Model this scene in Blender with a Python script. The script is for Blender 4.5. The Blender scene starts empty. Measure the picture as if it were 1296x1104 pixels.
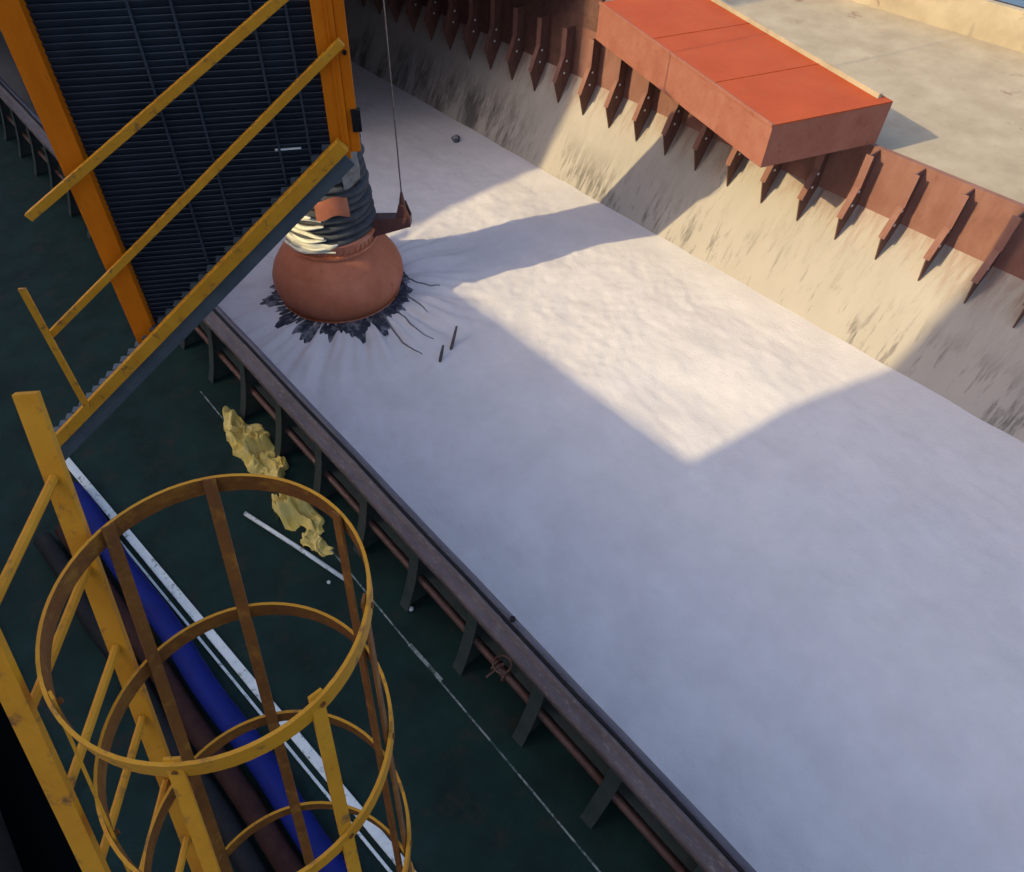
import bpy, math, random
import numpy as np
from mathutils import Vector, Matrix
random.seed(7); RNG = np.random.default_rng(7)
scene = bpy.context.scene
COL = scene.collection

# ------------------------------------------------------------------ camera, sky, sun, exposure
F_PX, CX, CY = 943.0, 597.5, 551.0            # focal length / optical centre of the phone picture
PITCH, HEAD = math.radians(48), math.radians(39.5)
CAM = np.array([0.0, 0.0, 9.0])
FWH = np.array([math.sin(HEAD), math.cos(HEAD), 0.0])
RT = np.array([math.cos(HEAD), -math.sin(HEAD), 0.0])
FW = FWH*math.cos(PITCH) - np.array([0, 0, 1.0])*math.sin(PITCH)
UP = FWH*math.sin(PITCH) + np.array([0, 0, 1.0])*math.cos(PITCH)
cam = bpy.data.cameras.new('camera'); cam_o = bpy.data.objects.new('camera', cam); COL.objects.link(cam_o)
cam.sensor_fit = 'HORIZONTAL'; cam.sensor_width = 36.0
cam.lens = 36.0*F_PX/1296.0
cam.shift_x = (648.0 - CX)/1296.0
cam.shift_y = (CY - 552.0)/1296.0
cam.clip_start = 0.05; cam.clip_end = 2000
cam_o.location = CAM
cam_o.rotation_euler = (math.pi/2 - PITCH, 0, -HEAD)
scene.camera = cam_o

SUN = np.array([1.66, -0.44, -1.0])           # direction the light travels
SUN_ELEV = math.atan2(1.0, math.hypot(1.66, 0.44))
world = bpy.data.worlds.new('World'); scene.world = world; world.use_nodes = True
wn = world.node_tree.nodes; wl = world.node_tree.links
sky = wn.new('ShaderNodeTexSky'); sky.sky_type = 'NISHITA'; sky.sun_disc = False
sky.sun_elevation = SUN_ELEV; sky.sun_rotation = math.atan2(-SUN[0], -SUN[1]); sky.air_density = 1.0; sky.dust_density = 4.0
bg = wn['Background']; bg.inputs['Strength'].default_value = 0.15
wl.new(sky.outputs[0], bg.inputs['Color'])
sl = bpy.data.lights.new('sun', 'SUN'); so = bpy.data.objects.new('sun', sl); COL.objects.link(so)
sl.energy = 2.05; sl.angle = math.radians(0.4); sl.color = (1.0, 0.83, 0.44)
so.rotation_euler = Vector(SUN).to_track_quat('-Z', 'Y').to_euler(); so.location = (-30, 0, 40)
scene.view_settings.view_transform = 'Standard'; scene.view_settings.look = 'None'
scene.view_settings.gamma = 1.0; scene.view_settings.exposure = 1.16

# ------------------------------------------------------------------ helpers
def ray(x, y): return FW + RT*(x-CX)/F_PX + UP*(CY-y)/F_PX
def onz(x, y, z):
    r = ray(x, y); return CAM + r*((z-CAM[2])/r[2])
def onx(x, y, X):
    r = ray(x, y); return CAM + r*((X-CAM[0])/r[0])

class MB:
    def __init__(s): s.v = []; s.f = []; s.m = []
    def face(s, pts, mi=0):
        b = len(s.v); s.v += [tuple(map(float, p)) for p in pts]; s.f.append(tuple(range(b, b+len(pts)))); s.m.append(mi)
    def hexa(s, p, mi=0):
        """8 points: bottom loop 0-3, top loop 4-7"""
        b = len(s.v); s.v += [tuple(map(float, q)) for q in p]
        for f in ((3,2,1,0),(4,5,6,7),(0,1,5,4),(1,2,6,5),(2,3,7,6),(3,0,4,7)):
            s.f.append(tuple(b+i for i in f)); s.m.append(mi)
    def box(s, a, c, mi=0):
        (x0,y0,z0),(x1,y1,z1) = a, c
        s.hexa([(x0,y0,z0),(x1,y0,z0),(x1,y1,z0),(x0,y1,z0),(x0,y0,z1),(x1,y0,z1),(x1,y1,z1),(x0,y1,z1)], mi)
    def bar(s, p, q, w, h, side, mi=0):
        """rectangular bar from p to q; width w along 'side', height h across"""
        p = np.array(p, float); q = np.array(q, float); d = q-p; d /= np.linalg.norm(d)
        a = np.array(side, float); a -= d*(a@d); a /= np.linalg.norm(a); b = np.cross(d, a)
        c = [p+a*w/2*i+b*h/2*j for i, j in ((-1,-1),(1,-1),(1,1),(-1,1))]
        s.hexa(c+[k+q-p for k in c], mi)
    def tube(s, pts, r, n=10, cap=True, mi=0, rs=None):
        pts = [np.array(p, float) for p in pts]; rings = []
        prev = None
        for i, p in enumerate(pts):
            d = pts[min(i+1, len(pts)-1)]-pts[max(i-1, 0)]; d /= np.linalg.norm(d)
            a = np.array([0, 0, 1.0]) if abs(d[2]) < .9 else np.array([1.0, 0, 0])
            if prev is not None: a = prev
            a = a-d*(a@d); a /= np.linalg.norm(a); prev = a; b = np.cross(d, a)
            rr = rs[i] if rs is not None else r
            base = len(s.v)
            for k in range(n):
                t = 2*math.pi*k/n; s.v.append(tuple(p+rr*(a*math.cos(t)+b*math.sin(t))))
            rings.append(base)
        for i in range(len(rings)-1):
            for k in range(n):
                s.f.append((rings[i]+k, rings[i]+(k+1) % n, rings[i+1]+(k+1) % n, rings[i+1]+k)); s.m.append(mi)
        if cap:
            s.f.append(tuple(rings[0]+k for k in reversed(range(n)))); s.m.append(mi)
            s.f.append(tuple(rings[-1]+k for k in range(n))); s.m.append(mi)
    def lathe(s, c, prof, n=64, mi=0, a0=0, a1=2*math.pi, wob=None):
        full = abs(a1-a0-2*math.pi) < 1e-6; m = n if full else n+1; base = len(s.v)
        for j, (r, z) in enumerate(prof):
            for k in range(m):
                t = a0+(a1-a0)*k/n; w = wob(t, j) if wob else (0, 0)
                s.v.append((c[0]+(r+w[0])*math.cos(t), c[1]+(r+w[0])*math.sin(t), c[2]+z+w[1]))
        for j in range(len(prof)-1):
            for k in range(n):
                k2 = (k+1) % m
                s.f.append((base+j*m+k, base+j*m+k2, base+(j+1)*m+k2, base+(j+1)*m+k)); s.m.append(mi)
    def build(s, name, mats, parent=None, smooth=False, bevel=0.0):
        me = bpy.data.meshes.new(name); me.from_pydata(s.v, [], s.f)
        mats = mats if isinstance(mats, (list, tuple)) else [mats]
        for m in mats: me.materials.append(m)
        if len(mats) > 1: me.polygons.foreach_set('material_index', s.m)
        if smooth: me.polygons.foreach_set('use_smooth', [True]*len(s.f))
        me.update()
        o = bpy.data.objects.new(name, me); COL.objects.link(o)
        if parent is not None:
            o.parent = parent; o.matrix_parent_inverse = Matrix.Translation(parent.location).inverted() if parent.type == 'EMPTY' else Matrix()
        if bevel:
            b = o.modifiers.new('bevel', 'BEVEL'); b.width = bevel; b.segments = 2; b.limit_method = 'ANGLE'
        return o
def empty(name, loc, label, cat, group=None):
    o = bpy.data.objects.new(name, None); COL.objects.link(o); o.location = loc; o.empty_display_size = .2
    tag(o, label, cat, group); return o
def tag(o, label=None, cat=None, group=None, kind=None):
    if label: o['label'] = label
    if cat: o['category'] = cat
    if group: o['group'] = group
    if kind: o['kind'] = kind
    return o

def mat(name, c1, c2=None, scale=4.0, rough=.6, metal=0.0, bump=.15, bscale=None, stretch=(1, 1, 1), c3=None, t3=(.62, .72), s3=None, detail=8, coat=0, spec=.5):
    """procedural paint / metal: two tones by noise, optional third tone in worn patches, fine bump"""
    m = bpy.data.materials.new(name); m.use_nodes = True; nt = m.node_tree; N = nt.nodes; L = nt.links
    b = N['Principled BSDF']; b.inputs['Roughness'].default_value = rough; b.inputs['Metallic'].default_value = metal
    b.inputs['Specular IOR Level'].default_value = spec
    b.inputs['Coat Weight'].default_value = coat
    tc = N.new('ShaderNodeTexCoord'); mp = N.new('ShaderNodeMapping'); mp.inputs['Scale'].default_value = stretch
    L.new(tc.outputs['Object'], mp.inputs[0])
    n1 = N.new('ShaderNodeTexNoise'); n1.inputs['Scale'].default_value = scale; n1.inputs['Detail'].default_value = detail; n1.inputs['Roughness'].default_value = .65
    L.new(mp.outputs[0], n1.inputs['Vector'])
    r = N.new('ShaderNodeValToRGB'); r.color_ramp.elements[0].position = .35; r.color_ramp.elements[1].position = .65
    r.color_ramp.elements[0].color = (*c1, 1); r.color_ramp.elements[1].color = (*(c2 or c1), 1)
    L.new(n1.outputs[0], r.inputs[0]); out = r.outputs[0]
    if c3:
        n3 = N.new('ShaderNodeTexNoise'); n3.inputs['Scale'].default_value = s3 or scale*2.3; n3.inputs['Detail'].default_value = 10; n3.inputs['Roughness'].default_value = .7
        L.new(mp.outputs[0], n3.inputs['Vector'])
        r3 = N.new('ShaderNodeValToRGB'); r3.color_ramp.elements[0].position = t3[0]; r3.color_ramp.elements[1].position = t3[1]
        L.new(n3.outputs[0], r3.inputs[0])
        mx = N.new('ShaderNodeMix'); mx.data_type = 'RGBA'; L.new(r3.outputs[0], mx.inputs['Factor'])
        L.new(out, mx.inputs['A']); mx.inputs['B'].default_value = (*c3, 1); out = mx.outputs['Result']
    L.new(out, b.inputs['Base Color'])
    nb = N.new('ShaderNodeTexNoise'); nb.inputs['Scale'].default_value = bscale or scale*8; nb.inputs['Detail'].default_value = 6
    L.new(mp.outputs[0], nb.inputs['Vector'])
    bp = N.new('ShaderNodeBump'); bp.inputs['Strength'].default_value = bump; bp.inputs['Distance'].default_value = .02
    L.new(nb.outputs[0], bp.inputs['Height']); L.new(bp.outputs[0], b.inputs['Normal'])
    return m

M = dict(
    powder=mat('powder', (.585, .54, .54), (.65, .60, .60), scale=1.1, rough=.95, bump=.45, bscale=16, spec=.1),
    deck=mat('deck_paint', (.0035, .0135, .0115), (.008, .027, .022), scale=1.6, rough=.8, bump=.3, bscale=30, spec=.2, c3=(.026, .021, .015), t3=(.54, .70), s3=2.2),
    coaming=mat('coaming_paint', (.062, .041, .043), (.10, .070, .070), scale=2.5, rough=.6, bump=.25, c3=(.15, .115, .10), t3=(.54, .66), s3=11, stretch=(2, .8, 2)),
    coaming_shade=mat('coaming_side_shade', (.012, .010, .010), (.022, .018, .016), scale=4, rough=.8, spec=.2),
    coaming_in=mat('coaming_inner_bar', (.045, .040, .060), (.080, .070, .095), scale=3, rough=.5, bump=.2, stretch=(3, .6, 3)),
    stay=mat('stay_paint', (.018, .030, .026), (.040, .045, .040), scale=5, rough=.6, c3=(.07, .04, .025), t3=(.6, .72)),
    pipe_red=mat('red_brown_pipe', (.075, .030, .022), (.11, .05, .038), scale=6, rough=.55, c3=(.03, .02, .02)),
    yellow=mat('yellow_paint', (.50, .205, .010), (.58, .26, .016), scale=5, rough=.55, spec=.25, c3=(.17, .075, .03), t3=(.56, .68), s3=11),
    yellow_brown=mat('yellow_brown_inner', (.13, .045, .010), (.20, .072, .012), scale=7, rough=.6, spec=.25, c3=(.26, .11, .015), t3=(.52, .66)),  # browner yellow for inner hoop faces, far bars and bolts
    orange_col=mat('orange_yellow_column', (.54, .125, .003), (.62, .16, .004), scale=3, rough=.55, spec=.12, c3=(.25, .07, .01), t3=(.64, .74), s3=6, stretch=(2, 2, .6)),
    clad=mat('blue_black_cladding', (.012, .018, .030), (.022, .032, .050), scale=2, rough=.55, bump=.1, c3=(.045, .05, .06), t3=(.66, .8)),
    blue_grey=mat('blue_grey_plate', (.050, .066, .082), (.075, .092, .105), scale=4, rough=.55),
    bell=mat('bell_rust_paint', (.38, .118, .060), (.47, .165, .092), scale=1.6, rough=.55, spec=.18, bump=.1, c3=(.20, .085, .06), t3=(.6, .75), stretch=(1, 1, .6)),
    ring=mat('neck_ring_paint', (.38, .10, .04), (.46, .16, .08), scale=6, rough=.3, bump=.1, coat=.3),
    dark_red=mat('dark_red_steel', (.075, .025, .022), (.11, .04, .03), scale=6, rough=.5),
    fabric=mat('grey_bellows_fabric', (.034, .036, .042), (.062, .064, .070), scale=5, rough=.8, bump=.4),
    cream=mat('cream_liner', (.62, .58, .46), (.72, .68, .55), scale=4, rough=.7, bump=.3),
    grey_cloth=mat('pale_grey_cloth', (.13, .12, .11), (.24, .225, .205), scale=8, rough=.85, bump=.4),
    rubber=mat('dark_rubber', (.022, .024, .038), (.07, .072, .09), scale=4, rough=.8, spec=.2, c3=(.30, .29, .32), t3=(.50, .72), s3=4),
    rope=mat('dusty_rope', (.09, .09, .10), (.22, .21, .22), scale=7, rough=.9),
    wire=mat('wire_steel', (.16, .15, .15), (.24, .23, .22), scale=9, rough=.45, metal=.6),
    wood=mat('dark_stick', (.06, .05, .05), (.11, .09, .08), scale=9, rough=.9),
    cover_top=mat('orange_cover_paint', (.35, .060, .019), (.40, .074, .024), scale=.9, rough=.7, spec=.15, bump=.2, c3=(.33, .085, .038), t3=(.55, .75), s3=3.0, stretch=(1, 1, 1)),
    cover_side=mat('dusty_pink_skirt', (.255, .088, .058), (.30, .118, .084), scale=2, rough=.75, spec=.2, c3=(.20, .058, .034), t3=(.58, .72)),
    primer=mat('dusty_red_primer', (.19, .078, .058), (.24, .112, .086), scale=2.5, rough=.85, stretch=(1, 1, .5), c3=(.15, .058, .04), t3=(.58, .72), s3=3.5),
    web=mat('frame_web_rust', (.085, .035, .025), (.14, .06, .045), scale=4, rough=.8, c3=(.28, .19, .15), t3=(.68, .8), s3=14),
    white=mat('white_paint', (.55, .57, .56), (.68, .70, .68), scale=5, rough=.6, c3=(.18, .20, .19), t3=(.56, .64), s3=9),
    white_worn=mat('worn_line_paint', (.20, .22, .21), (.30, .32, .30), scale=6, rough=.7, c3=(.02, .045, .04), t3=(.46, .56), s3=5),
    blue=mat('blue_hose', (.002, .008, .10), (.003, .011, .14), scale=4, rough=.7, spec=.2),
    maroon=mat('maroon_pipe', (.022, .007, .006), (.04, .013, .010), scale=5, rough=.8, spec=.2),
    black=mat('black_hose', (.005, .005, .006), (.010, .010, .011), scale=6, rough=.7, spec=.2),
    bag=mat('yellow_cloth', (.68, .48, .11), (.76, .58, .21), scale=5, rough=.85, spec=.2, bump=.25, c3=(.34, .24, .06), t3=(.58, .74)),
    quay=mat('quay_concrete', (.20, .195, .18), (.28, .27, .25), scale=.6, rough=.9, bump=.3, c3=(.12, .12, .11), s3=1.3),
    dusty_deck=mat('dusty_far_deck', (.30, .24, .17), (.40, .33, .24), scale=.9, rough=.9, c3=(.18, .10, .07), s3=1.2),
    occ_sheet=mat('occluder_sheet', (.22, .24, .26), (.28, .30, .31), scale=1, rough=.6),
    lump=mat('white_lump', (.68, .68, .66), (.76, .76, .74), scale=20, rough=.9),
)
# hopper plate: dust coat with streaks where it has been rubbed off just over the powder line
def plate_mat():
    m = bpy.data.materials.new('dusty_hopper_plate'); m.use_nodes = True; nt = m.node_tree; N = nt.nodes; L = nt.links
    b = N['Principled BSDF']; b.inputs['Roughness'].default_value = .9; b.inputs['Specular IOR Level'].default_value = .15
    tc = N.new('ShaderNodeTexCoord'); sep = N.new('ShaderNodeSeparateXYZ'); L.new(tc.outputs['Object'], sep.inputs[0])
    def noise(sc, st, det=6, rough=.6):
        mp = N.new('ShaderNodeMapping'); mp.inputs['Scale'].default_value = st; L.new(tc.outputs['Object'], mp.inputs[0])
        n = N.new('ShaderNodeTexNoise'); n.inputs['Scale'].default_value = sc; n.inputs['Detail'].default_value = det; n.inputs['Roughness'].default_value = rough
        L.new(mp.outputs[0], n.inputs['Vector']); return n.outputs[0]
    def math_(op, a, c, clamp=False):
        n = N.new('ShaderNodeMath'); n.operation = op; n.use_clamp = clamp
        for i, q in enumerate((a, c)):
            if isinstance(q, (int, float)): n.inputs[i].default_value = q
            else: L.new(q, n.inputs[i])
        return n.outputs[0]
    def mix(fac, a, c):
        x = N.new('ShaderNodeMix'); x.data_type = 'RGBA'; L.new(fac, x.inputs['Factor'])
        for k, q in (('A', a), ('B', c)):
            if isinstance(q, tuple): x.inputs[k].default_value = (*q, 1)
            else: L.new(q, x.inputs[k])
        return x.outputs['Result']
    # height above the powder line 0..1
    h = math_('MULTIPLY', math_('ADD', sep.outputs['Z'], 2.5), 1/2.4)
    patch = noise(.55, (1, 1, 1), 3)
    streak = noise(3.2, (.5, 1.6, .16), 8, .7)
    fine = noise(9, (.5, 1.8, .12), 5, .7)
    band = math_('SUBTRACT', 1.0, math_('MULTIPLY', math_('ABSOLUTE', math_('SUBTRACT', h, .12), 0), 2.6), True)
    s = math_('ADD', math_('MULTIPLY', streak, .75), math_('MULTIPLY', fine, .35))
    s = math_('ADD', s, math_('MULTIPLY', math_('SUBTRACT', patch, .5), .5))
    s = math_('MULTIPLY', math_('SUBTRACT', s, .55), 9.0, True)
    bare = math_('MULTIPLY', math_('MULTIPLY', s, band), .85, True)
    far = math_('MULTIPLY', math_('SUBTRACT', sep.outputs['Y'], 15.6), .8, True)
    big = math_('MULTIPLY', math_('SUBTRACT', math_('ADD', math_('MULTIPLY', noise(1.1, (.6, 1.0, .30), 5), .8), math_('MULTIPLY', fine, .35)), .52), 7.0, True)
    low = math_('SUBTRACT', 1.0, math_('MULTIPLY', math_('ABSOLUTE', math_('SUBTRACT', h, .18), 0), 2.2), True)
    bare = math_('MAXIMUM', bare, math_('MULTIPLY', math_('MULTIPLY', big, far), math_('MULTIPLY', low, 1.4, True)))
    up = math_('MULTIPLY', math_('ADD', math_('SUBTRACT', h, .75), math_('MULTIPLY', math_('SUBTRACT', streak, .5), 1.6)), 2.0, True)
    dust = mix(noise(1.4, (.5, 1.2, .4), 6), (.31, .275, .245), (.405, .36, .325))
    c = mix(up, dust, (.28, .17, .135))
    c = mix(bare, c, (.11, .098, .092))
    L.new(c, b.inputs['Base Color'])
    bp = N.new('ShaderNodeBump'); bp.inputs['Strength'].default_value = .4; bp.inputs['Distance'].default_value = .03
    L.new(s, bp.inputs['Height']); L.new(bp.outputs[0], b.inputs['Normal'])
    return m
M['plate'] = plate_mat()
def water_mat():
    m = mat('harbour_water', (.012, .026, .028), (.016, .032, .032), scale=.3, rough=.08, bump=.6, bscale=1.2); return m
M['water'] = water_mat()

# ------------------------------------------------------------------ the setting: powder, hold walls, decks, quay, water
ZC = -2.5
SPOUT = np.array([7.17, 13.86, 0.0])
def vnoise(x, y, sc, seed):
    r = np.random.default_rng(seed).random((128, 128)); x = x*sc; y = y*sc
    xi = np.floor(x).astype(int); yi = np.floor(y).astype(int); u = x-xi; v = y-yi
    u = u*u*(3-2*u); v = v*v*(3-2*v)
    g = lambda a, b: r[a % 128, b % 128]
    return (g(xi, yi)*(1-u)+g(xi+1, yi)*u)*(1-v)+(g(xi, yi+1)*(1-u)+g(xi+1, yi+1)*u)*v-.5
TRAILS = [  # dragged curves that leave the skirt (picture points on the powder)
    [(511, 347), (518, 356), (530, 362), (545, 365), (560, 364)],
    [(508, 366), (516, 378), (526, 386), (536, 392), (543, 400)],
    [(497, 385), (506, 400), (520, 415), (536, 424), (552, 429)],
    [(484, 402), (496, 418), (510, 434), (524, 443), (537, 449)],
]
def powder_z(x, y, furrows=1.0):
    x = np.asarray(x, float); y = np.asarray(y, float)
    z = ZC + .16*vnoise(x, y, .22, 1) + .07*vnoise(x, y, .7, 2) + .030*vnoise(x, y, 2.1, 3) + .020*vnoise(x, y, 5.5, 4) + .010*vnoise(x, y, 9.0, 5)
    dx = x-SPOUT[0]; dy = y-SPOUT[1]; r = np.hypot(dx, dy); t = np.arctan2(dy, dx)
    z = z + .16*np.exp(-((r-1.9)/1.1)**2)                                     # low ring pushed up round the outlet
    fur = (np.sin(t*17+1.3*np.sin(t*3)+.5*np.sin(r*2.1))+.6*np.sin(t*29+2+.4*np.sin(r*3))+.45*np.sin(t*53+1.7*np.sin(r*2.5)))*.45
    env = np.clip((r-1.5)/.75, 0, 1)*np.clip((4.0-r)/2.2, 0, 1)
    z = z + furrows*.14*fur*env*(.6+.8*(vnoise(x, y, .6, 9)+.5))
    # settle flat where the cargo runs against the hopper plate
    k = np.clip((x-13.8)/1.2, 0, 1); z = z*(1-k)+(ZC+.03*vnoise(x, y, 1.3, 6))*k
    # long shallow terrace folds to the right
    z = z + .05*np.tanh((x-11.5+.35*(y-6))*2.0)*np.clip((9-y)/3, 0, 1)*np.clip((x-9)/2, 0, 1)*np.clip((14-x)/1.5, 0, 1)
    return z
def grid(name, X, Y, zf, m):
    gx, gy = np.meshgrid(X, Y, indexing='ij'); gz = zf(gx, gy); nx, ny = gx.shape
    v = np.stack([gx, gy, gz], -1).reshape(-1, 3); i = np.arange(nx*ny).reshape(nx, ny)
    f = np.stack([i[:-1, :-1], i[1:, :-1], i[1:, 1:], i[:-1, 1:]], -1).reshape(-1, 4)
    me = bpy.data.meshes.new(name); me.from_pydata(v.tolist(), [], f.tolist()); me.materials.append(m)
    me.polygons.foreach_set('use_smooth', [True]*len(f)); me.update()
    o = bpy.data.objects.new(name, me); COL.objects.link(o); return o
xs = np.arange(3.06, 15.45, .055)
ys = np.concatenate([np.arange(-9, 7.5, .11), np.arange(7.5, 17, .05), np.arange(17, 40, .16)])
tag(grid('powder_cargo', xs, ys, powder_z, M['powder']), 'pale powder cargo filling the ship hold', kind='structure')

XW, ZK, XP = 16.5, -.1, 15.2           # side wall, knuckle height, foot of the hopper plate
mb = MB()
mb.face([(XP-.06, -9, ZC-.11), (XP-.06, 40, ZC-.11), (XW, 40, ZK), (XW, -9, ZK)][::-1])
mb.face([(XP-.06, -9, ZC-.11), (XP-.06, 40, ZC-.11), (XP+.3, 40, ZC-1), (XP+.3, -9, ZC-1)])
hold = mb.build('hold_wall', M['plate']); tag(hold, kind='structure')
mb = MB()
mb.box((XW, -9, ZK-.4), (XW+.12, 15.2, 1.22)); mb.build('side_plating', M['primer'], hold)
mb = MB(); mb.box((XW, 15.2, ZK-.4), (XW+.12, 40, 2.24)); mb.box((XW+.002, 14.6, 1.221), (XW+.12, 15.199, 2.24)); mb.build('side_plating', M['web'], hold)  # plating beyond here coloured darker to stand in for deep shade
# frames with tapering brackets, one object each, sharing mesh data
WEBD = .70
def frame_mesh():
    m = MB(); t = .014
    prof = [(XW-.01, 1.20), (XW-WEBD*.55, 1.20), (XW-WEBD*.55, .45), (XW-WEBD*.95, ZK-.12), (XP+(XW-XP)*((-.86-ZC)/2.4)-.02, -.86), (XW-.01, ZK)]
    b = len(m.v)
    for y in (-t, t): m.v += [(x, y, z) for x, z in prof]
    n = len(prof); m.f += [tuple(b+i for i in range(n)), tuple(b+n+i for i in reversed(range(n)))]; m.m += [0, 0]
    for i in range(n):
        j = (i+1) % n; m.f.append((b+j, b+i, b+n+i, b+n+j)); m.m.append(0)
    fx = XW-WEBD*.55                                # face flange down the upper part of the frame
    m.box((fx-.02, -.085, .46), (fx, .085, 1.20), 1)
    a = np.array([fx-.01, 0, .46]); c = np.array([XW-WEBD*.95-.01, 0, ZK-.10]); m.bar(a, c, .14, .02, (0, 1, 0), 1)
    return m
fm = frame_mesh(); f0 = None
fy = [14.45-1.03*k for k in range(-14, 22)]
for k, y in enumerate(fy):
    if f0 is None: f0 = fm.build('frame', [M['web'], M['primer']], hold); o = f0
    else: o = f0.copy(); COL.objects.link(o)
    o.location = (0, y, 0)
bolts = MB(); bolts.tube([(XW-.30, -.03, 0), (XW-.30, .03, 0)], .032, 8)
b0 = None
for ch in [c for c in hold.children if c.name.startswith('frame')]:
    for dx, dz in ((.06, .30), (0, -.02)):
        if b0 is None: b0 = bolts.build('bolt', M['lump'], ch); o = b0
        else: o = b0.copy(); COL.objects.link(o); o.parent = ch
        o.location = (dx, 0, dz)

def bulkhead(name, y, sgn):
    m = MB(); X0, X1, n = 3.06, 17.0, 14; step = (X1-X0)/n
    for i in range(n):
        x = X0+i*step; d = .45*sgn
        q = [(x, 0), (x+step*.3, 0), (x+step*.5, d), (x+step*.8, d), (x+step, 0)]
        for a, c in zip(q[:-1], q[1:]):
            m.face([(a[0], y+a[1], -4), (c[0], y+c[1], -4), (c[0], y+c[1], 3.2), (a[0], y+a[1], 3.2)])
    return tag(m.build(name, M['web']), kind='structure')
bulkhead('hold_wall_end', 39.6, -1)
# near hold wall under the deck
mb = MB(); mb.box((2.93, -9, -4), (3.05, 40, -.02)); tag(mb.build('hold_wall_near', M['primer']), kind='structure')
mb = MB(); mb.box((-1.9, -14, -.10), (2.93, 40, 0)); tag(mb.build('deck', M['deck']), kind='structure')
mb = MB(); mb.box((XW+.12, -14, .9), (25.0, 40, 1.0)); mb.box((24.8, -14, 1.0), (25, 40, 1.9)); tag(mb.build('far_deck', M['dusty_deck']), kind='structure')
mb = MB(); mb.box((-120, -150, -3.2), (-3.4, 150, -1.2)); tag(mb.build('quay', M['quay']), kind='structure')
mb = MB(); mb.face([(-400, -400, -6), (600, -400, -6), (600, 600, -6), (-400, 600, -6)]); tag(mb.build('harbour_water', M['water']), kind='structure')
mb = MB(); mb.box((-2.0, -14, -7), (-1.9, 40, .12)); mb.box((25, -14, -7), (25.1, 40, 1.9)); tag(mb.build('ship_side', M['maroon']), kind='structure')

# ------------------------------------------------------------------ near hatch coaming with stays
def bow(y): return .045*math.sin((y+1)*.23)       # the bar is slightly bowed
co = empty('hatch_coaming', (2.95, 8, 0), 'long purple-brown hatch coaming with bracket stays along the green deck', 'hatch coaming')
ysg = np.linspace(-9, 30, 66)
def sweep(prof, off=0):
    m = MB(); n = len(prof); j = 0
    for y in ysg:
        w = .004*math.sin(y*2.3)+.003*math.sin(y*5.1+1)
        m.v += [(x-bow(0)*0+w*off, y, z+.5*w*off) for x, z in prof]
    for i in range(len(ysg)-1):
        for k in range(n):
            k2 = (k+1) % n; m.f.append((i*n+k2, i*n+k, (i+1)*n+k, (i+1)*n+k2)); m.m.append(0)
    return m
sweep([(2.90, 0.0), (2.93, 0.0), (2.93, 1.24), (2.90, 1.24)]).build('coaming_plate', M['coaming_shade'], co)  # plate colour darkened to carry the shade under the rail
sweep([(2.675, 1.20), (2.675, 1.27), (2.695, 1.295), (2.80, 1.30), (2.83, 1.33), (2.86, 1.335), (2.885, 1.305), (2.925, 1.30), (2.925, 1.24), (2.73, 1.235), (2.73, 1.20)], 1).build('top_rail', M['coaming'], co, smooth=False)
sweep([(2.926, 1.16), (2.926, 1.305), (2.945, 1.325), (2.97, 1.32), (3.01, 1.29), (3.035, 1.24), (3.035, 1.16)], .6).build('inner_bar', M['coaming_in'], co, smooth=False)
sweep([(2.8865, 1.306), (2.924, 1.306), (2.918, 1.318), (2.892, 1.318)], 1).build('rubber_seal', M['black'], co)
sweep([(2.78, .585), (2.90, .585), (2.90, .60), (2.78, .60)]).build('stiffener', M['stay'], co)
def stay_mesh():
    m = MB(); t = .02
    prof = [(2.895, 0.002), (2.895, 1.19), (2.735, 1.19), (2.72, 1.05), (2.69, .85), (2.64, .6), (2.57, .32), (2.50, .10), (2.46, 0.002)]
    b = 0; n = len(prof)
    for y in (-t, t): m.v += [(x, y, z) for x, z in prof]
    m.f += [tuple(range(n)), tuple(n+i for i in reversed(range(n)))]; m.m += [0, 0]
    for i in range(n):
        j = (i+1) % n; m.f.append((j, i, n+i, n+j)); m.m.append(0)
    for a, c in zip(prof[2:-1], prof[3:]):
        m.bar((a[0]-.008, 0, a[1]), (c[0]-.008, 0, c[1]), .17, .014, (0, 1, 0), 0)
    return m
sm = stay_mesh(); s0 = None
for k in range(-8, 20):
    y = 4.42+1.14*k
    if s0 is None: s0 = sm.build('stay', M['stay'], co); o = s0
    else: o = s0.copy(); COL.objects.link(o)
    o.location = (0, y, 0)
# pipe behind the stays
pp = empty('deck_pipe', (2.62, 4, 0), 'thin red-brown pipe clamped along the coaming stays', 'pipe')
mb = MB(); mb.tube([(2.74, -9, .50), (2.74, 30, .50)], .048, 10); mb.build('pipe', M['pipe_red'], pp, smooth=True)
for k in range(-8, 20):
    y = 4.42+1.14*k+.12
    mb = MB(); mb.bar((2.76, y, .46), (2.899, y, .46), .03, .03, (0, 1, 0)); mb.build('pipe_support', M['stay'], pp)
vp = empty('valve', (2.74, 2.75, 0), 'small pipe valve with handwheel on the red-brown coaming pipe', 'valve')
mb = MB(); mb.tube([(2.74, 2.66, .50), (2.74, 2.68, .50)], .10, 12); mb.tube([(2.74, 2.84, .50), (2.74, 2.86, .50)], .10, 12); mb.tube([(2.74, 2.68, .50), (2.74, 2.84, .50)], .065, 12); mb.tube([(2.74, 2.76, .50), (2.74, 2.76, .66)], .02, 8); mb.build('valve_body', M['pipe_red'], vp)
mb = MB(); mb.tube([(2.74+.11*math.cos(t), 2.76+.11*math.sin(t), .66) for t in np.linspace(0, 2*math.pi, 17)], .014, 6, cap=False); mb.bar((2.49, 2.76, .66), (2.71, 2.76, .66), .02, .02, (0, 1, 0)); mb.build('handwheel', M['pipe_red'], vp)

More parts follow.
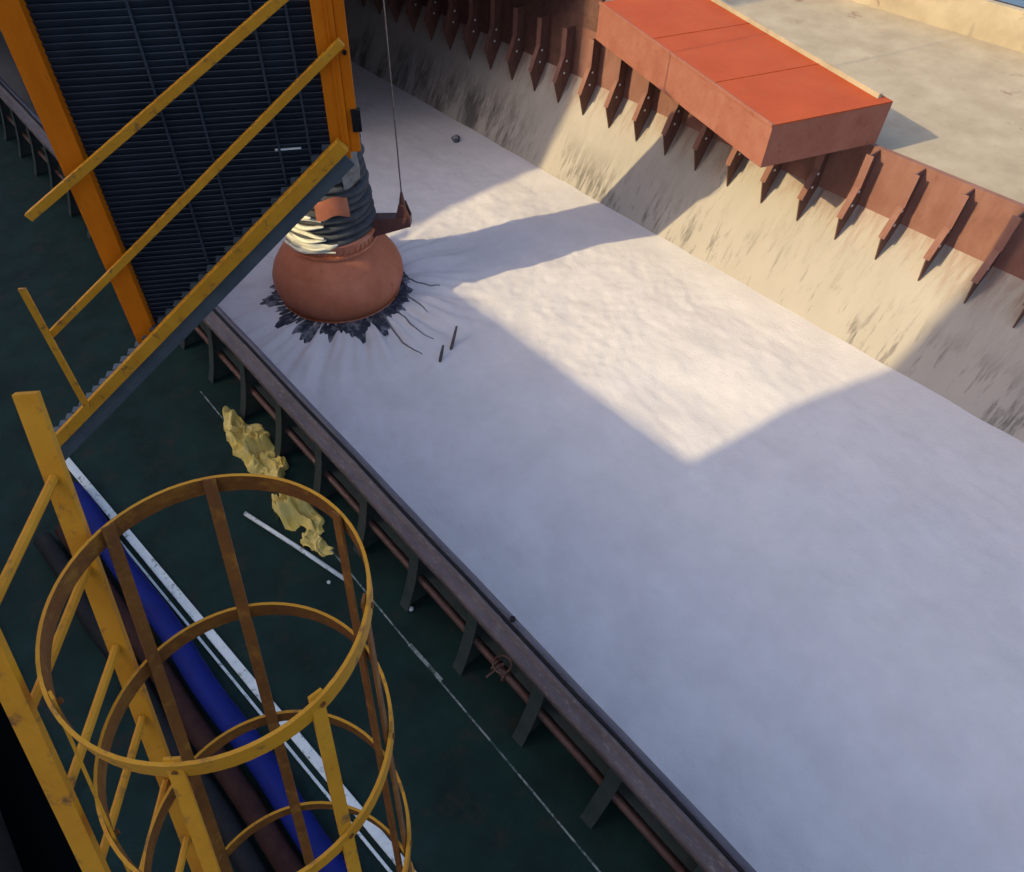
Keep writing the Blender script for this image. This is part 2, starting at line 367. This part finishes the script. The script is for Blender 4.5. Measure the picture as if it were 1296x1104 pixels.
# ------------------------------------------------------------------ near deck: lines, edge bars, hoses, litter
def strip(name, pts, w, z, m, label, cat):
    b = MB()
    for p, q in zip(pts[:-1], pts[1:]):
        d = np.array(q)-np.array(p); n = np.array([d[1], -d[0]])/np.hypot(*d)*w/2
        b.face([(p[0]-n[0], p[1]-n[1], z), (p[0]+n[0], p[1]+n[1], z), (q[0]+n[0], q[1]+n[1], z), (q[0]-n[0], q[1]-n[1], z)][::-1])
    return tag(b.build(name, m), label, cat)
strip('deck_line', [(2.20, 10), (2.20, 4.1), (2.22, 2.0), (2.25, -8)], .022, .004, M['white_worn'], 'thin worn pale line painted on deck beside the coaming stays', 'deck line')
strip('paint_streak', [(2.205, 3.95), (2.225, 3.3)], .05, .008, M['white_worn'], 'short thick chalky streak on the thin worn deck line', 'paint streak')
def edge_bar(name, p, q, w, h, m, label, cat, z0=.002):
    b = MB(); b.bar((p[0], p[1], z0+h/2), (q[0], q[1], z0+h/2), w, h, (1, 0, 0)); o = b.build(name, m, bevel=.008); return tag(o, label, cat)
A = np.array([.345, 5.06]); B = np.array([.64, 2.02]); d = (B-A)
edge_bar('white_deck_bar', A-d*1.9, B+d*2.2, .115, .05, M['white'], 'wide white-painted flat bar along the deck edge beside the blue hose', 'deck bar')
A2 = np.array([.205, 5.0]); B2 = np.array([.50, 2.1])
edge_bar('thin_white_bar', A2-d*1.9, B2+d*2.2, .035, .03, M['white'], 'thin white bar running beside the wide white deck bar', 'deck bar')
def hose(name, pa, pb, r, m, label, cat, ext=(3, 4), sag=.02):
    a = np.array(pa); b = np.array(pb); dd = b-a; pts = []
    for i in range(40):
        t = -ext[0]+(1+ext[0]+ext[1])*i/39; p = a+dd*t; pts.append((p[0]+sag*math.sin(i*.9), p[1], r+.001))
    o = MB(); o.tube(pts, r, 14); return tag(o.build(name, m, smooth=True), label, cat)
hose('blue_hose', (-.03, 4.15), (.05, 2.5), .155, M['blue'], 'thick bright blue hose lying along the deck next to the white bar', 'hose')
hose('maroon_hose', (-.36, 4.0), (-.28, 2.5), .13, M['maroon'], 'dark maroon pipe lying between the blue hose and a black hose', 'pipe', sag=.01)
hose('black_hose', (-.66, 4.0), (-.58, 2.5), .13, M['black'], 'black rubber hose lying on deck beside the dark maroon pipe', 'hose')
# white pole on the deck
p = onz(310, 650, .04); q = onz(441, 736, .04)
mb = MB(); mb.tube([p, p*.5+q*.5+np.array([.01, 0, 0]), q], .032, 10); tag(mb.build('white_pole', M['white'], smooth=True), 'white pole lying loose on the green deck below the yellow cloth', 'pole')
def lump(name, c, r, m, label, cat, seed):
    rg = np.random.default_rng(seed); b = MB(); n, k = 8, 6
    b.v.append((c[0], c[1], c[2]-.0)); 
    for j in range(k):
        ph = math.pi*(j+.5)/k
        for i in range(n):
            t = 2*math.pi*i/n; s = r*(.75+.5*rg.random()); b.v.append((c[0]+s*math.sin(ph)*math.cos(t), c[1]+s*math.sin(ph)*math.sin(t), c[2]+r*.8-s*.8*math.cos(ph)))
    for j in range(k-1):
        for i in range(n): b.f.append((1+j*n+i, 1+j*n+(i+1) % n, 1+(j+1)*n+(i+1) % n, 1+(j+1)*n+i)); b.m.append(0)
    b.f.append(tuple(1+i for i in reversed(range(n)))); b.m.append(0); b.f.append(tuple(1+(k-1)*n+i for i in range(n))); b.m.append(0)
    b.v[0] = b.v[1]
    return tag(b.build(name, m), label, cat)
lump('powder_lump', onz(520, 772, 0), .035, M['lump'], 'tiny white lump on deck beneath the pipe between two stays', 'lump', 1)
lump('powder_lump', onz(416, 738, 0), .025, M['lump'], 'tiny white speck on deck beside the end of the white pole', 'lump', 2)
pz = onz(577, 178, ZC); lump('dark_clod', (pz[0], pz[1], powder_z(pz[0], pz[1])-.03), .14, M['rubber'], 'small dark clod lying alone on powder under the streaked wall', 'clod', 3)
bb = onz(631, 799, 1.3); mb = MB(); mb.tube([(2.965, bb[1], 1.31), (2.965, bb[1], 1.345)], .035, 8); mb.build('bolt', M['black'], co)

# crumpled yellow cloth: heaped folds
def ridged(x, y, sc, seed):
    wx = x+.35/sc*vnoise(x, y, sc*.8, seed+50)*2; wy = y+.35/sc*vnoise(x, y, sc*.8, seed+60)*2
    return 1-np.abs(4*vnoise(wx, wy, sc, seed)).clip(0, 1)
def cloth(c, a, b, h, rot, seed, label):
    n = 72; g = np.linspace(-1.15, 1.15, n); U_, V_ = np.meshgrid(g, g, indexing='ij')
    ang = np.arctan2(V_, U_); rr = np.hypot(U_, V_)
    edge = 1+.16*np.sin(3*ang+seed)+.11*np.sin(5*ang+2*seed)+.07*np.sin(11*ang+seed)
    q = np.clip(1-(rr/edge)**2, 0, 1); X_ = U_*a+10+seed; Y_ = V_*b+20+seed
    f = .55*ridged(X_, Y_, 2.4, seed)+.28*ridged(X_, Y_, 5.0, seed+1)+.14*ridged(X_, Y_, 10.0, seed+2)
    Z = h*q**.35*(.06+1.15*f**1.5); cr, sr = math.cos(rot), math.sin(rot)
    px = U_*a+.05*vnoise(X_, Y_, 6, seed+3)*2; py = V_*b+.05*vnoise(X_, Y_, 6, seed+4)*2
    W = np.stack([c[0]+px*cr-py*sr, c[1]+px*sr+py*cr, .006+Z], -1).reshape(-1, 3); keep = (q > 0)
    me = MB(); me.v = W.tolist()
    for i in range(n-1):
        for j in range(n-1):
            if keep[i, j] or keep[i+1, j+1] or keep[i+1, j] or keep[i, j+1]: me.f.append((i*n+j, (i+1)*n+j, (i+1)*n+j+1, i*n+j+1)); me.m.append(0)
    return tag(me.build('yellow_cloth', M['bag']), label, 'cloth')
cloth((2.28, 8.42), .30, .62, .52, -.05, 3, 'big crumpled yellow cloth heap on deck against the coaming, next to a rounder bundle')
cloth((2.27, 7.68), .23, .27, .50, .3, 8, 'small rounded bundle of yellow cloth between two longer cloth heaps')
cloth((2.15, 6.72), .24, .52, .56, .12, 5, 'long crumpled fold of yellow cloth above the white pole')
cloth((2.11, 6.08), .15, .27, .40, .1, 12, 'narrow yellow cloth scrap by a stay, at the end of the long fold')

# ------------------------------------------------------------------ caged ladder beside the camera platform
HR = .42
HC = CAM+np.array([.096, 1.207, -1.78]); HS = np.array([-.087, -.159, -.455])
cage = empty('caged_ladder', HC+HS*15.5, 'yellow safety-cage ladder of flat hoops leaning up from the deck', 'ladder')
LA = math.radians(180-39.5)                                # side on which the ladder stands
u_l = np.array([math.cos(LA), math.sin(LA), 0]); u_t = np.array([-u_l[1], u_l[0], 0])
def hoop(c):
    m = MB(); n = 72; hh, t = .034, .005; i0 = len(m.v)
    for i in range(n):
        a = 2*math.pi*i/n; e = np.array([math.cos(a), math.sin(a), 0])
        for r, z in ((HR+t, -hh), (HR+t, hh), (HR-t, hh), (HR-t, -hh)): m.v.append(tuple(c+e*r+np.array([0, 0, z])))
    for i in range(n):
        j = (i+1) % n
        for k in range(4):
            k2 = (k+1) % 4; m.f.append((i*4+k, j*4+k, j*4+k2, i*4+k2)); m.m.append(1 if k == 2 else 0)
    return m
NH = 11
for k in range(NH): hoop(HC+HS*k).build('hoop', [M['yellow'], M['yellow_brown']], cage)
for az in (math.radians(q-39.5) for q in (146, 103, 42, 0, -39, -88, -140)):
    e = np.array([math.cos(az), math.sin(az), 0]); tg = np.array([-e[1], e[0], 0])
    m = MB(); p = HC+e*(HR-.012); m.bar(p+np.array([0, 0, .04]), p+HS*(NH-1), .038, .008, tg)
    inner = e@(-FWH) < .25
    m.build('cage_bar', M['yellow_brown'] if inner else M['yellow'], cage)
bolt_az = [math.radians(q-39.5) for q in (146, 103, 42, 0, -39, -88, -140)]; cb0 = None
for k in range(5):
    for az in bolt_az:
        e = np.array([math.cos(az), math.sin(az), 0]); c = HC+HS*k
        if cb0 is None:
            m = MB(); m.tube([(-.022, 0, 0), (.010, 0, 0)], .0085, 6); cb0 = m.build('bolt', M['yellow_brown'], cage); o = cb0
        else: o = cb0.copy(); COL.objects.link(o)
        o.matrix_parent_inverse = Matrix.Translation(cage.location).inverted()
        o.location = c+e*HR; o.rotation_euler = (0, 0, az)
for s in (-1, 1):
    m = MB(); p = HC+u_l*(HR+.02)+u_t*s*.23; m.bar(p-HS*.9, p+HS*15.75, .065, .02, u_l); m.build('stile', M['yellow'], cage)
for k in range(26):
    c = HC+u_l*(HR+.02)+HS*(-.4+.62*k); m = MB(); m.tube([c-u_t*.22, c+u_t*.22], .014, 8); m.build('rung', M['yellow'], cage)

# ------------------------------------------------------------------ loader stair with blue-black louvred wall and column
KG = 5.0/8.0                                   # the gangway stands 5 m off
Q = CAM+ray(437, 178)*8.0*KG
WD = np.array([.853, -.522, 0.0]); WN = np.cross(WD, [0, 0, 1.0])
if WN@(CAM-Q) < 0: WN = -WN
def onw(x, y, off=0.0):
    r = ray(x, y); t = ((Q+WN*off*KG-CAM)@WN)/(r@WN); return CAM+r*t
def wz(p): return (p-Q)@WD, p[2]
ld = empty('loader_gangway', (Q[0], Q[1], 0), 'orange-yellow column with diagonal yellow rails on a blue-black louvred wall above the hold', 'gangway')
zb = onw(436, 196)[2]; ZT = 9.2
def wp(s, off, z): return np.array([Q[0], Q[1], 0])+WD*s+WN*off*KG+np.array([0, 0, z])
def colbox(s0, s1, o0, o1, z0, z1, k=KG):
    s0 *= k; s1 *= k
    return [wp(s0, o0, z0), wp(s1, o0, z0), wp(s1, o1, z0), wp(s0, o1, z0), wp(s0, o0, z1), wp(s1, o0, z1), wp(s1, o1, z1), wp(s0, o1, z1)]
m = MB(); m.hexa(colbox(-.155, .045, -.03, .10, zb, ZT)); m.build('column', M['orange_col'], ld, bevel=.005)
m = MB(); m.hexa(colbox(.0455, .155, -.06, .05, zb+.03, ZT)); m.build('column_flange', M['orange_col'], ld, bevel=.005)
m = MB(); m.hexa(colbox(-.030, -.010, .1005, .125, zb+.05, ZT)); m.build('column_rib', M['orange_col'], ld)
c = onw(436, 66, .051); m = MB(); m.tube([c-WN*.01, c+WN*.015], .014, 10); m.build('bolt', M['black'], ld)
c = onw(451, 152, .06); m = MB(); m.bar(c-np.array([0, 0, .07]), c+np.array([0, 0, .07]), .06, .05, WD); m.build('clamp', M['black'], ld)
def diag(name, pa, pb, w, h, off, mt, ext=0):
    a = onw(*pa, off); b = onw(*pb, off); dd = b-a; b = b+dd*ext
    nrm = np.cross(dd/np.linalg.norm(dd), WN); m = MB(); m.bar(a, b, h*KG, w*KG, nrm); return m.build(name, mt, ld, bevel=.004), a, b
EXT = 2.2
so_, sa, sb = diag('stringer', (434, 183), (296, 326), .10, .155, .20, M['yellow'], EXT)
diag('stringer_web', (441, 199), (296, 349), .06, .20, .10, M['blue_grey'], EXT)
diag('mid_rail', (432, 53), (296, 190), .07, .085, .20, M['yellow'], EXT)
diag('handrail', (440, -75), (296, 50), .07, .095, .20, M['yellow'], EXT)
for px, py, pt in ((110, 515, 215), (-60, 690, 390)):
    a = onw(px, py, .29); m = MB(); m.bar(a, a+np.array([0, 0, 1.2]), .05, .02, WD); m.build('rail_post', M['yellow'], ld)
da = sb-sa
for k in range(34):
    p = sa+da*(k+.8)/35; m = MB(); m.bar(p-WN*.12, p-WN*.05, .16, .015, WD); m.build('tread', M['blue_grey'], ld)
sL = wz(onw(150, 330))[0]
s1, z1 = wz(onw(437, 188)); s2, z2 = wz(onw(296, 334)); slope = (z2-z1)/(s2-s1)
zline = lambda s: z1+(s-s1)*slope
m = MB(); m.hexa(colbox(sL-.10, sL+.06, -.10, .06, zline(sL)-.03, ZT, 1)); m.build('column', M['orange_col'], ld, bevel=.005)
# louvre: slats clipped by the stair line; a white strip stands for light through one gap
SP = .066*KG; lv = MB(); zz = zline(sL)+.03; gz = wz(onw(370, 189))[1]
g0 = wz(onw(348, 190))[0]; g1 = wz(onw(392, 187))[0]; zg = None
while zz < ZT:
    s_end = min(-.15*KG, s1+(zz-z1)/slope-.01); a0 = sL+.06
    segs = [(a0, s_end)]
    if zg is None and zz > gz: zg = zz
    for a, b in segs:
        if b-a < .02: continue
        j = random.uniform(-.0025, .0025)
        lv.hexa([wp(a, -.10, zz-.004*KG+j), wp(b, -.10, zz-.004*KG), wp(b, -.088, zz-.010*KG), wp(a, -.088, zz-.010*KG+j), wp(a, -.06, zz+.058*KG+j), wp(b, -.06, zz+.058*KG), wp(b, -.052, zz+.052*KG), wp(a, -.052, zz+.052*KG+j)])
    zz += SP
o = lv.build('louvre_slats', M['clad'], ld); o['kind'] = 'stuff'
for px in (345, 385, 255, 205):
    s_ = wz(onw(px, 150))[0]; m = MB(); m.hexa(colbox(s_-.008, s_+.008, -.05, -.03, zline(s_)+.03, ZT, 1)); m.build('louvre_mullion', M['clad'], ld)
m = MB(); zg0, zg1 = zg+.010, zg+.026
def sheet(sa_, sb_, za, zb_):
    lo = lambda q: max(za, zline(q)+.02); n = 24
    for k in range(n):
        a = sa_+(sb_-sa_)*k/n; b = sa_+(sb_-sa_)*(k+1)/n
        if lo(a) < zb_ and lo(b) < zb_: m.hexa([wp(a, -.15, lo(a)), wp(b, -.15, lo(b)), wp(b, -.13, lo(b)), wp(a, -.13, lo(a)), wp(a, -.15, zb_), wp(b, -.15, zb_), wp(b, -.13, zb_), wp(a, -.13, zb_)])
sheet(sL, -.14*KG, 0, ZT)
m.build('louvre_backing', M['clad'], ld)
m = MB(); a = onw(348, 190, -.045); b = onw(381, 187.5, -.045); m.bar(a, b, .012, .006, (0, 0, 1)); m.build('glint_strip', M['white'], ld)  # white bar in place of light seen through the louvre

# ------------------------------------------------------------------ loading spout
sp = empty('loading_spout', (SPOUT[0], SPOUT[1], -2.4), 'rust-orange bell outlet hanging from a grey bellows over the powder', 'loading spout')
prof = [(.95, -.86), (.99, -.95), (1.07, -1.06), (1.22, -1.20), (1.39, -1.38), (1.515, -1.58), (1.58, -1.78), (1.585, -1.96), (1.54, -2.14), (1.46, -2.28), (1.43, -2.33)]
m = MB(); m.lathe(SPOUT, prof, 96); m.lathe(SPOUT, [(1.41, -2.33), (1.50, -2.12), (1.57, -1.8), (1.3, -1.24), (.93, -.9)], 64); bell = m.build('bell', M['bell'], sp, smooth=True)
m = MB(); m.lathe(SPOUT, [(1.435, -2.32), (1.475, -2.315), (1.49, -2.335), (1.475, -2.36), (1.40, -2.36), (1.40, -2.32)], 96); m.build('rim', M['ring'], bell)
m = MB(); m.lathe(SPOUT, [(.95, -.52), (1.05, -.53), (1.08, -.56), (1.08, -.61), (1.02, -.63), (1.005, -.82), (1.05, -.84), (1.05, -.90), (.95, -.92)], 80); m.build('neck_ring', M['ring'], sp)
m = MB()
for k in range(44):
    t = 2*math.pi*k/44; e = np.array([math.cos(t), math.sin(t), 0]); c = SPOUT+e*1.015+np.array([0, 0, -.77]); m.bar(c-np.array([0, 0, .05]), c+np.array([0, 0, .05]), .03, .03, e)
o = m.build('ring_bolts', M['ring'], sp); o['kind'] = 'stuff'
# bellows folds, slightly sagging
folds = 15; z0, z1_ = -.60, 2.1
for k in range(folds):
    za = z0+(z1_-z0)*k/folds; hz = (z1_-z0)/folds; R0 = 1.06-.17*k/folds+random.uniform(-.015, .02); ph = random.uniform(0, 6.28); tilt = random.uniform(-.03, .03)
    m = MB(); wob = lambda t, j: (.018*math.sin(3*t+ph)+.01*math.sin(7*t+ph*2), tilt*math.cos(t-ph)+.012*math.sin(5*t+ph))
    m.lathe((SPOUT[0], SPOUT[1], za), [(R0-.13, 0), (R0-.03, hz*.22), (R0, hz*.5), (R0-.03, hz*.78), (R0-.13, hz)], 64, wob=wob)
    m.build('bellows_fold', M['fabric'], sp, smooth=True)
m = MB(); m.tube([SPOUT+np.array(q) for q in ((0, 0, -.6), (0, 0, 1.4), (-.15, -.06, 2.2), (-.60, -.58, 4.8), (-.95, -.72, 5.35), (-12.55, 2.35, 12.35))], 1.0, 40, rs=[.82, .85, .98, 1.05, 1.05, 1.05]); m.build('upper_chute', M['bell'], sp, smooth=True)
# pale liner strips blown out of the bellows on the side towards the ladder
toCam = math.atan2(-FWH[1], -FWH[0])
for k in range(7):
    za = -.66+.155*k; R0 = 1.10-.012*k; a0 = toCam-math.radians(64)+random.uniform(-.1, .08); a1 = toCam+math.radians(18-4*k)+random.uniform(-.12, .12)
    m = MB(); ph = random.uniform(0, 6)
    wob = lambda t, j: (.03*math.sin(4*t+ph)+.02*math.sin(9*t+ph), .05*math.sin(2.2*t+ph)-.03)
    tp = .055
    n = 30; base = 0
    ring = []
    for i in range(n+1):
        q = i/n; t = a0+(a1-a0)*q; w = tp*math.sin(math.pi*min(1, max(0.04, q*.96+.02)))**.6; wv = wob(t, 0)
        ring.append([(R0+wv[0]-.05, za+wv[1]+w), (R0+wv[0]+.02, za+wv[1]+w*.4), (R0+wv[0]+.03, za+wv[1]-w*.5), (R0+wv[0]-.04, za+wv[1]-w)])
        for r, z in ring[-1]: m.v.append((SPOUT[0]+r*math.cos(t), SPOUT[1]+r*math.sin(t), z))
    for i in range(n):
        for j in range(4):
            j2 = (j+1) % 4; m.f.append((i*4+j, i*4+j2, (i+1)*4+j2, (i+1)*4+j)); m.m.append(0)
    m.build('liner_strip', M['cream'], sp, smooth=True)
# broad pale apron under the strips
m = MB(); a0, a1 = toCam-math.radians(70), toCam+math.radians(16); n = 34
for i in range(n+1):
    q = i/n; t = a0+(a1-a0)*q; top = -.34-.10*q; bot = -.48-.19*math.sin(math.pi*q)**.8*(.8+.3*math.sin(9*q)); f_ = .02*math.sin(22*q)
    for r, z in ((1.10+f_, top), (1.13+f_, (top+bot)/2), (1.105+f_*.6, bot)): m.v.append((SPOUT[0]+r*math.cos(t), SPOUT[1]+r*math.sin(t), z))
for i in range(n):
    for j in range(2): m.f.append((i*3+j, i*3+j+1, (i+1)*3+j+1, (i+1)*3+j)); m.m.append(0)
m.build('liner_apron', M['cream'], sp, smooth=True)
# orange patch and pale sleeve over the upper bellows
def patch(name, a0, a1, za, zb_, R0, mt, amp):
    m = MB(); n, k = 24, 14
    for i in range(n+1):
        for j in range(k+1):
            t = a0+(a1-a0)*i/n; z = za+(zb_-za)*j/k; ed = min(i, n-i)/n
            r = R0-.06*(z-za)+amp*(math.sin(7*t+3*z)+.6*math.sin(13*z+5*t)); z += .05*math.sin(9*t)*(1 if j in (0, k) else .4)
            m.v.append((SPOUT[0]+r*math.cos(t), SPOUT[1]+r*math.sin(t), z))
    for i in range(n):
        for j in range(k): a = i*(k+1)+j; m.f.append((a, a+k+1, a+k+2, a+1)); m.m.append(0)
    return m.build(name, mt, sp, smooth=True)
patch('orange_sheet', toCam-math.radians(4), toCam+math.radians(36), .18, .62, 1.07, M['bell'], .012)
patch('pale_sleeve', toCam+math.radians(34), toCam+math.radians(60), .80, 1.75, 1.04, M['grey_cloth'], .022)
# lifting arm with wire socket, towards camera right
ar = RT*.96+FWH*(-.10); ar /= np.linalg.norm(ar); sd = np.array([-ar[1], ar[0], 0])
zA = -.50
arm0 = SPOUT+ar*.92; tip = SPOUT+ar*1.90
m = MB(); h0, h1 = .17, .10
m.hexa([arm0-sd*.16+[0, 0, zA-.32], tip-sd*.12+[0, 0, zA+.02], tip+sd*.12+[0, 0, zA+.02], arm0+sd*.16+[0, 0, zA-.32], arm0-sd*.16+[0, 0, zA+.16], tip-sd*.12+[0, 0, zA+.26], tip+sd*.12+[0, 0, zA+.26], arm0+sd*.16+[0, 0, zA+.16]])
arm = m.build('lifting_arm', M['dark_red'], sp, bevel=.015)
sk = SPOUT+ar*1.74
m = MB()
for s in (-1, 1): m.hexa([sk-ar*.17+sd*(s*.09-.02)+[0, 0, zA+.24], sk+ar*.15+sd*(s*.09-.02)+[0, 0, zA+.26], sk+ar*.15+sd*(s*.09+.02)+[0, 0, zA+.26], sk-ar*.17+sd*(s*.09+.02)+[0, 0, zA+.24], sk-ar*.09+sd*(s*.09-.02)+[0, 0, zA+.56], sk+ar*.05+sd*(s*.09-.02)+[0, 0, zA+.56], sk+ar*.05+sd*(s*.09+.02)+[0, 0, zA+.56], sk-ar*.09+sd*(s*.09+.02)+[0, 0, zA+.56]])
m.tube([sk-ar*.02+[0, 0, zA+.40], sk-ar*.02+[0, 0, zA+.62], sk-ar*.02+[0, 0, zA+.82]], .08, 10, rs=[.085, .06, .025])
m.build('wire_socket', M['dark_red'], arm)
m = MB(); w0 = sk-ar*.02+np.array([0, 0, zA+.8]); m.tube([w0, w0+np.array([-.15, .05, 11.0])], .016, 8); m.build('lifting_wire', M['wire'], sp, smooth=True)
# dark rubber skirt: hangs from the rim, splays out and sinks under the furrows of the powder
nt_, nr_ = 360, 16; tt = np.linspace(0, 2*math.pi, nt_, endpoint=False); front = np.clip(np.cos(tt-toCam), 0, 1)
wav = .5*np.sin(tt*7+1)+.4*np.sin(tt*13+2.2)+.35*np.sin(tt*23+.4)+.3*np.sin(tt*41)
Ls = (.36+.42*front)*(1+.16*wav); m = MB()
for j in range(nr_):
    q = j/(nr_-1); r = 1.43+Ls*q**.9; x = SPOUT[0]+r*np.cos(tt); y = SPOUT[1]+r*np.sin(tt); zg = powder_z(x, y, 0.0)
    pleat = .018*np.sin(tt*60)*(1-q)+.012*np.sin(tt*97+3*q)
    z = -2.35*(1-q)**1.6+(1-(1-q)**1.6)*(zg+.115-.185*q**1.3+.022*wav)+pleat if j else np.full(nt_, -2.352)
    m.v += np.stack([x, y, z], -1).tolist()
for j in range(nr_-1):
    for k in range(nt_): k2 = (k+1) % nt_; m.f.append((j*nt_+k, (j+1)*nt_+k, (j+1)*nt_+k2, j*nt_+k2)); m.m.append(0)
m.build('rubber_skirt', M['rubber'], sp, smooth=True)
for tr in TRAILS:
    pts = []
    P = [onz(x, y, ZC+.05) for x, y in tr]
    for a, b in zip(P[:-1], P[1:]):
        for q in np.linspace(0, 1, 6)[:-1]: c = a*(1-q)+b*q; pts.append((c[0], c[1], float(powder_z(c[0], c[1]))))
    n = len(pts); m = MB(); m.tube(pts, .03, 8, rs=[.030*(1-.6*i/n) for i in range(n)]); m.build('trailing_rope', M['rope'], sp, smooth=True)
# two sticks standing in the powder
def stick(a, b, label):
    p = onz(*b, ZC); p[2] = float(powder_z(p[0], p[1])); hgt = .0
    q0 = onz(*a, ZC); dv = q0-p; q = p+dv*.55+np.array([0, 0, 0.0]); 
    # raise the tip until it projects on the upper end
    r = ray(*a); n_ = np.array([q[0], q[1]]); t = ((n_-CAM[:2])@r[:2])/(r[:2]@r[:2]); q = CAM+r*t
    m = MB(); d_ = (q-p)/np.linalg.norm(q-p); m.tube([p-d_*.12, p*.4+q*.6, q], .035, 8, rs=[.04, .036, .025]); return tag(m.build('stick', M['wood'], smooth=True), label, 'stick', 'sticks in the powder')
stick((578, 413), (571, 440), 'longer dark stick poking out of powder, farther from the bell outlet')
stick((561, 437), (557, 457), 'shorter dark stick poking out of powder, at the end of the trailing ropes')

# ------------------------------------------------------------------ hatch cover, shading slab
P0 = np.array([15.99, 14.21]); CD = np.array([-1.72, -5.15]); CD /= np.linalg.norm(CD); CN = np.array([-CD[1], CD[0]]);
if CN[0] < 0: CN = -CN
LC, WC, ZB, ZTc = 7.3, 2.95, 1.30, 2.20
hc = empty('hatch_cover', (P0[0], P0[1], ZB), 'orange-red hatch cover panel with dusty pink edge, over the frames', 'hatch cover')
def cp(l, w, z): q = P0+CD*l+CN*w; return np.array([q[0], q[1], z])
def cbox(m, l0, l1, w0, w1, z0, z1, mi=0): m.hexa([cp(l0, w0, z0), cp(l1, w0, z0), cp(l1, w1, z0), cp(l0, w1, z0), cp(l0, w0, z1), cp(l1, w0, z1), cp(l1, w1, z1), cp(l0, w1, z1)], mi)
m = MB(); cbox(m, 0, LC, 0.03, WC, ZTc-.03, ZTc); m.build('top_plate', M['cover_top'], hc)
m = MB(); cbox(m, 0, LC, 0, .03, ZB, ZTc+.005); m.build('side_skirt', M['cover_side'], hc)
m = MB(); cbox(m, -.0, LC, -.035, -.001, ZTc-.05, ZTc+.02); m.build('edge_bar', M['cover_side'], hc, bevel=.01)
for w in (WC-.03,): m = MB(); cbox(m, 0, LC, w, WC, ZB, ZTc-.031); m.build('side_skirt', M['cover_side'], hc)
for l in (0, LC-.03): m = MB(); cbox(m, l, l+.03, .031, WC-.031, ZB, ZTc-.031); m.build('end_skirt', M['cover_side'], hc)
m = MB(); cbox(m, .04, LC-.04, .04, WC-.04, ZB+.02, ZB+.04); m.build('bottom_plate', M['web'], hc)
for l in (2.6, 5.2): m = MB(); cbox(m, l, l+.02, .04, WC-.01, ZTc+.0005, ZTc+.012); m.build('weld_seam', M['cover_top'], hc)
m = MB(); cbox(m, .2, LC-.2, WC-.22, WC-.14, ZTc+.001, ZTc+.10); m.build('rear_bar', M['dusty_deck'], hc)
# unseen slab added over the hold end to darken the far wall
rc = empty('hold_shade_slab', (10, 26, 2.3), 'unseen slab added above the end of the hold to darken it', 'hatch cover')
m = MB(); pl = [(2.4, 22.2), (8.2, 20.4), (16.9, 14.9), (17.6, 39.5), (2.4, 39.5)]; n = len(pl)
for z in (2.25, 3.0): m.v += [(x, y, z) for x, y in pl]
m.f += [tuple(reversed(range(n))), tuple(range(n, 2*n))]+[(i, (i+1) % n, n+(i+1) % n, n+i) for i in range(n)]; m.m += [0]*(n+2)
m.build('shade_panel', M['web'], rc)
for x, y in ((2.82, 23), (2.82, 38)): m = MB(); m.box((x-.12, y-.12, 1.3), (x+.12, y+.12, 2.25)); m.build('support', M['web'], rc)

# ------------------------------------------------------------------ unseen blockers added behind the viewer to cast the shadows in the hold
XQ = -25.0
def back(p): t = (p[0]-XQ)/SUN[0]; return (p[1]-SUN[1]*t, p[2]+t)
def poly(pts, th, mt, name, parent):
    m = MB(); n = len(pts)
    for x in (XQ, XQ-th): m.v += [(x, a, b) for a, b in pts]
    m.f += [tuple(range(n)), tuple(n+i for i in reversed(range(n)))]; m.m += [0, 0]
    for i in range(n): j = (i+1) % n; m.f.append((j, i, n+i, n+j)); m.m.append(0)
    return m.build(name, mt, parent)
wh = empty('quay_occluder', (XQ-8, 5, -1.2), 'long unseen added warehouse behind the viewer', 'occluder')
ztop = back((9.42, 8, ZC))[1]  # height of the added block chosen for where its shadow edge lands
m = MB(); m.box((XQ-16, -45, -1.2), (XQ, 90, ztop)); m.build('wall', M['occ_sheet'], wh)
m = MB(); m.box((XQ-16.3, -45.3, ztop+.001), (XQ-.9, 90.3, ztop+.25)); m.build('roof', M['occ_sheet'], wh)
aq = [back(p) for p in (onz(525, 287, ZC), onz(570, 262, ZC), onz(620, 240, ZC), onz(680, 212, ZC), onx(712, 140, 15.95), onx(733, 98, 16.48))]
ad = np.array(aq[-1])-np.array(aq[-3])
aq = [(aq[0][0]-(aq[1][0]-aq[0][0]), ztop-2)]+aq+[tuple(np.array(aq[-1])+ad*2), tuple(np.array(aq[-1])+ad*2+np.array([0, 14])), (90, aq[-1][1]+22), (90, ztop-2)]
poly(aq, .4, M['occ_sheet'], 'tower_occluder', wh)  # added panel, outline traced back from the shadow edge it casts
E0 = back(onz(848, 594, ZC)); E1 = back(onz(899, 567, ZC))
hb = empty('side_occluder', (XQ, E0[0]-8, -1.2), 'tall unseen panel added behind the viewer to cast the right-hand shadow', 'building')
ee = np.array(E1)-np.array(E0)
poly([E0, E1, tuple(np.array(E1)+ee*2), (E1[0]+ee[0]*2, 42), (E0[0]-20, 42), (E0[0]-20, ztop-1), (E0[0], ztop-1)][::-1], .4, M['occ_sheet'], 'occluder_panel', hb)  # added flat panel, shaped by the shadow edge wanted on the powder
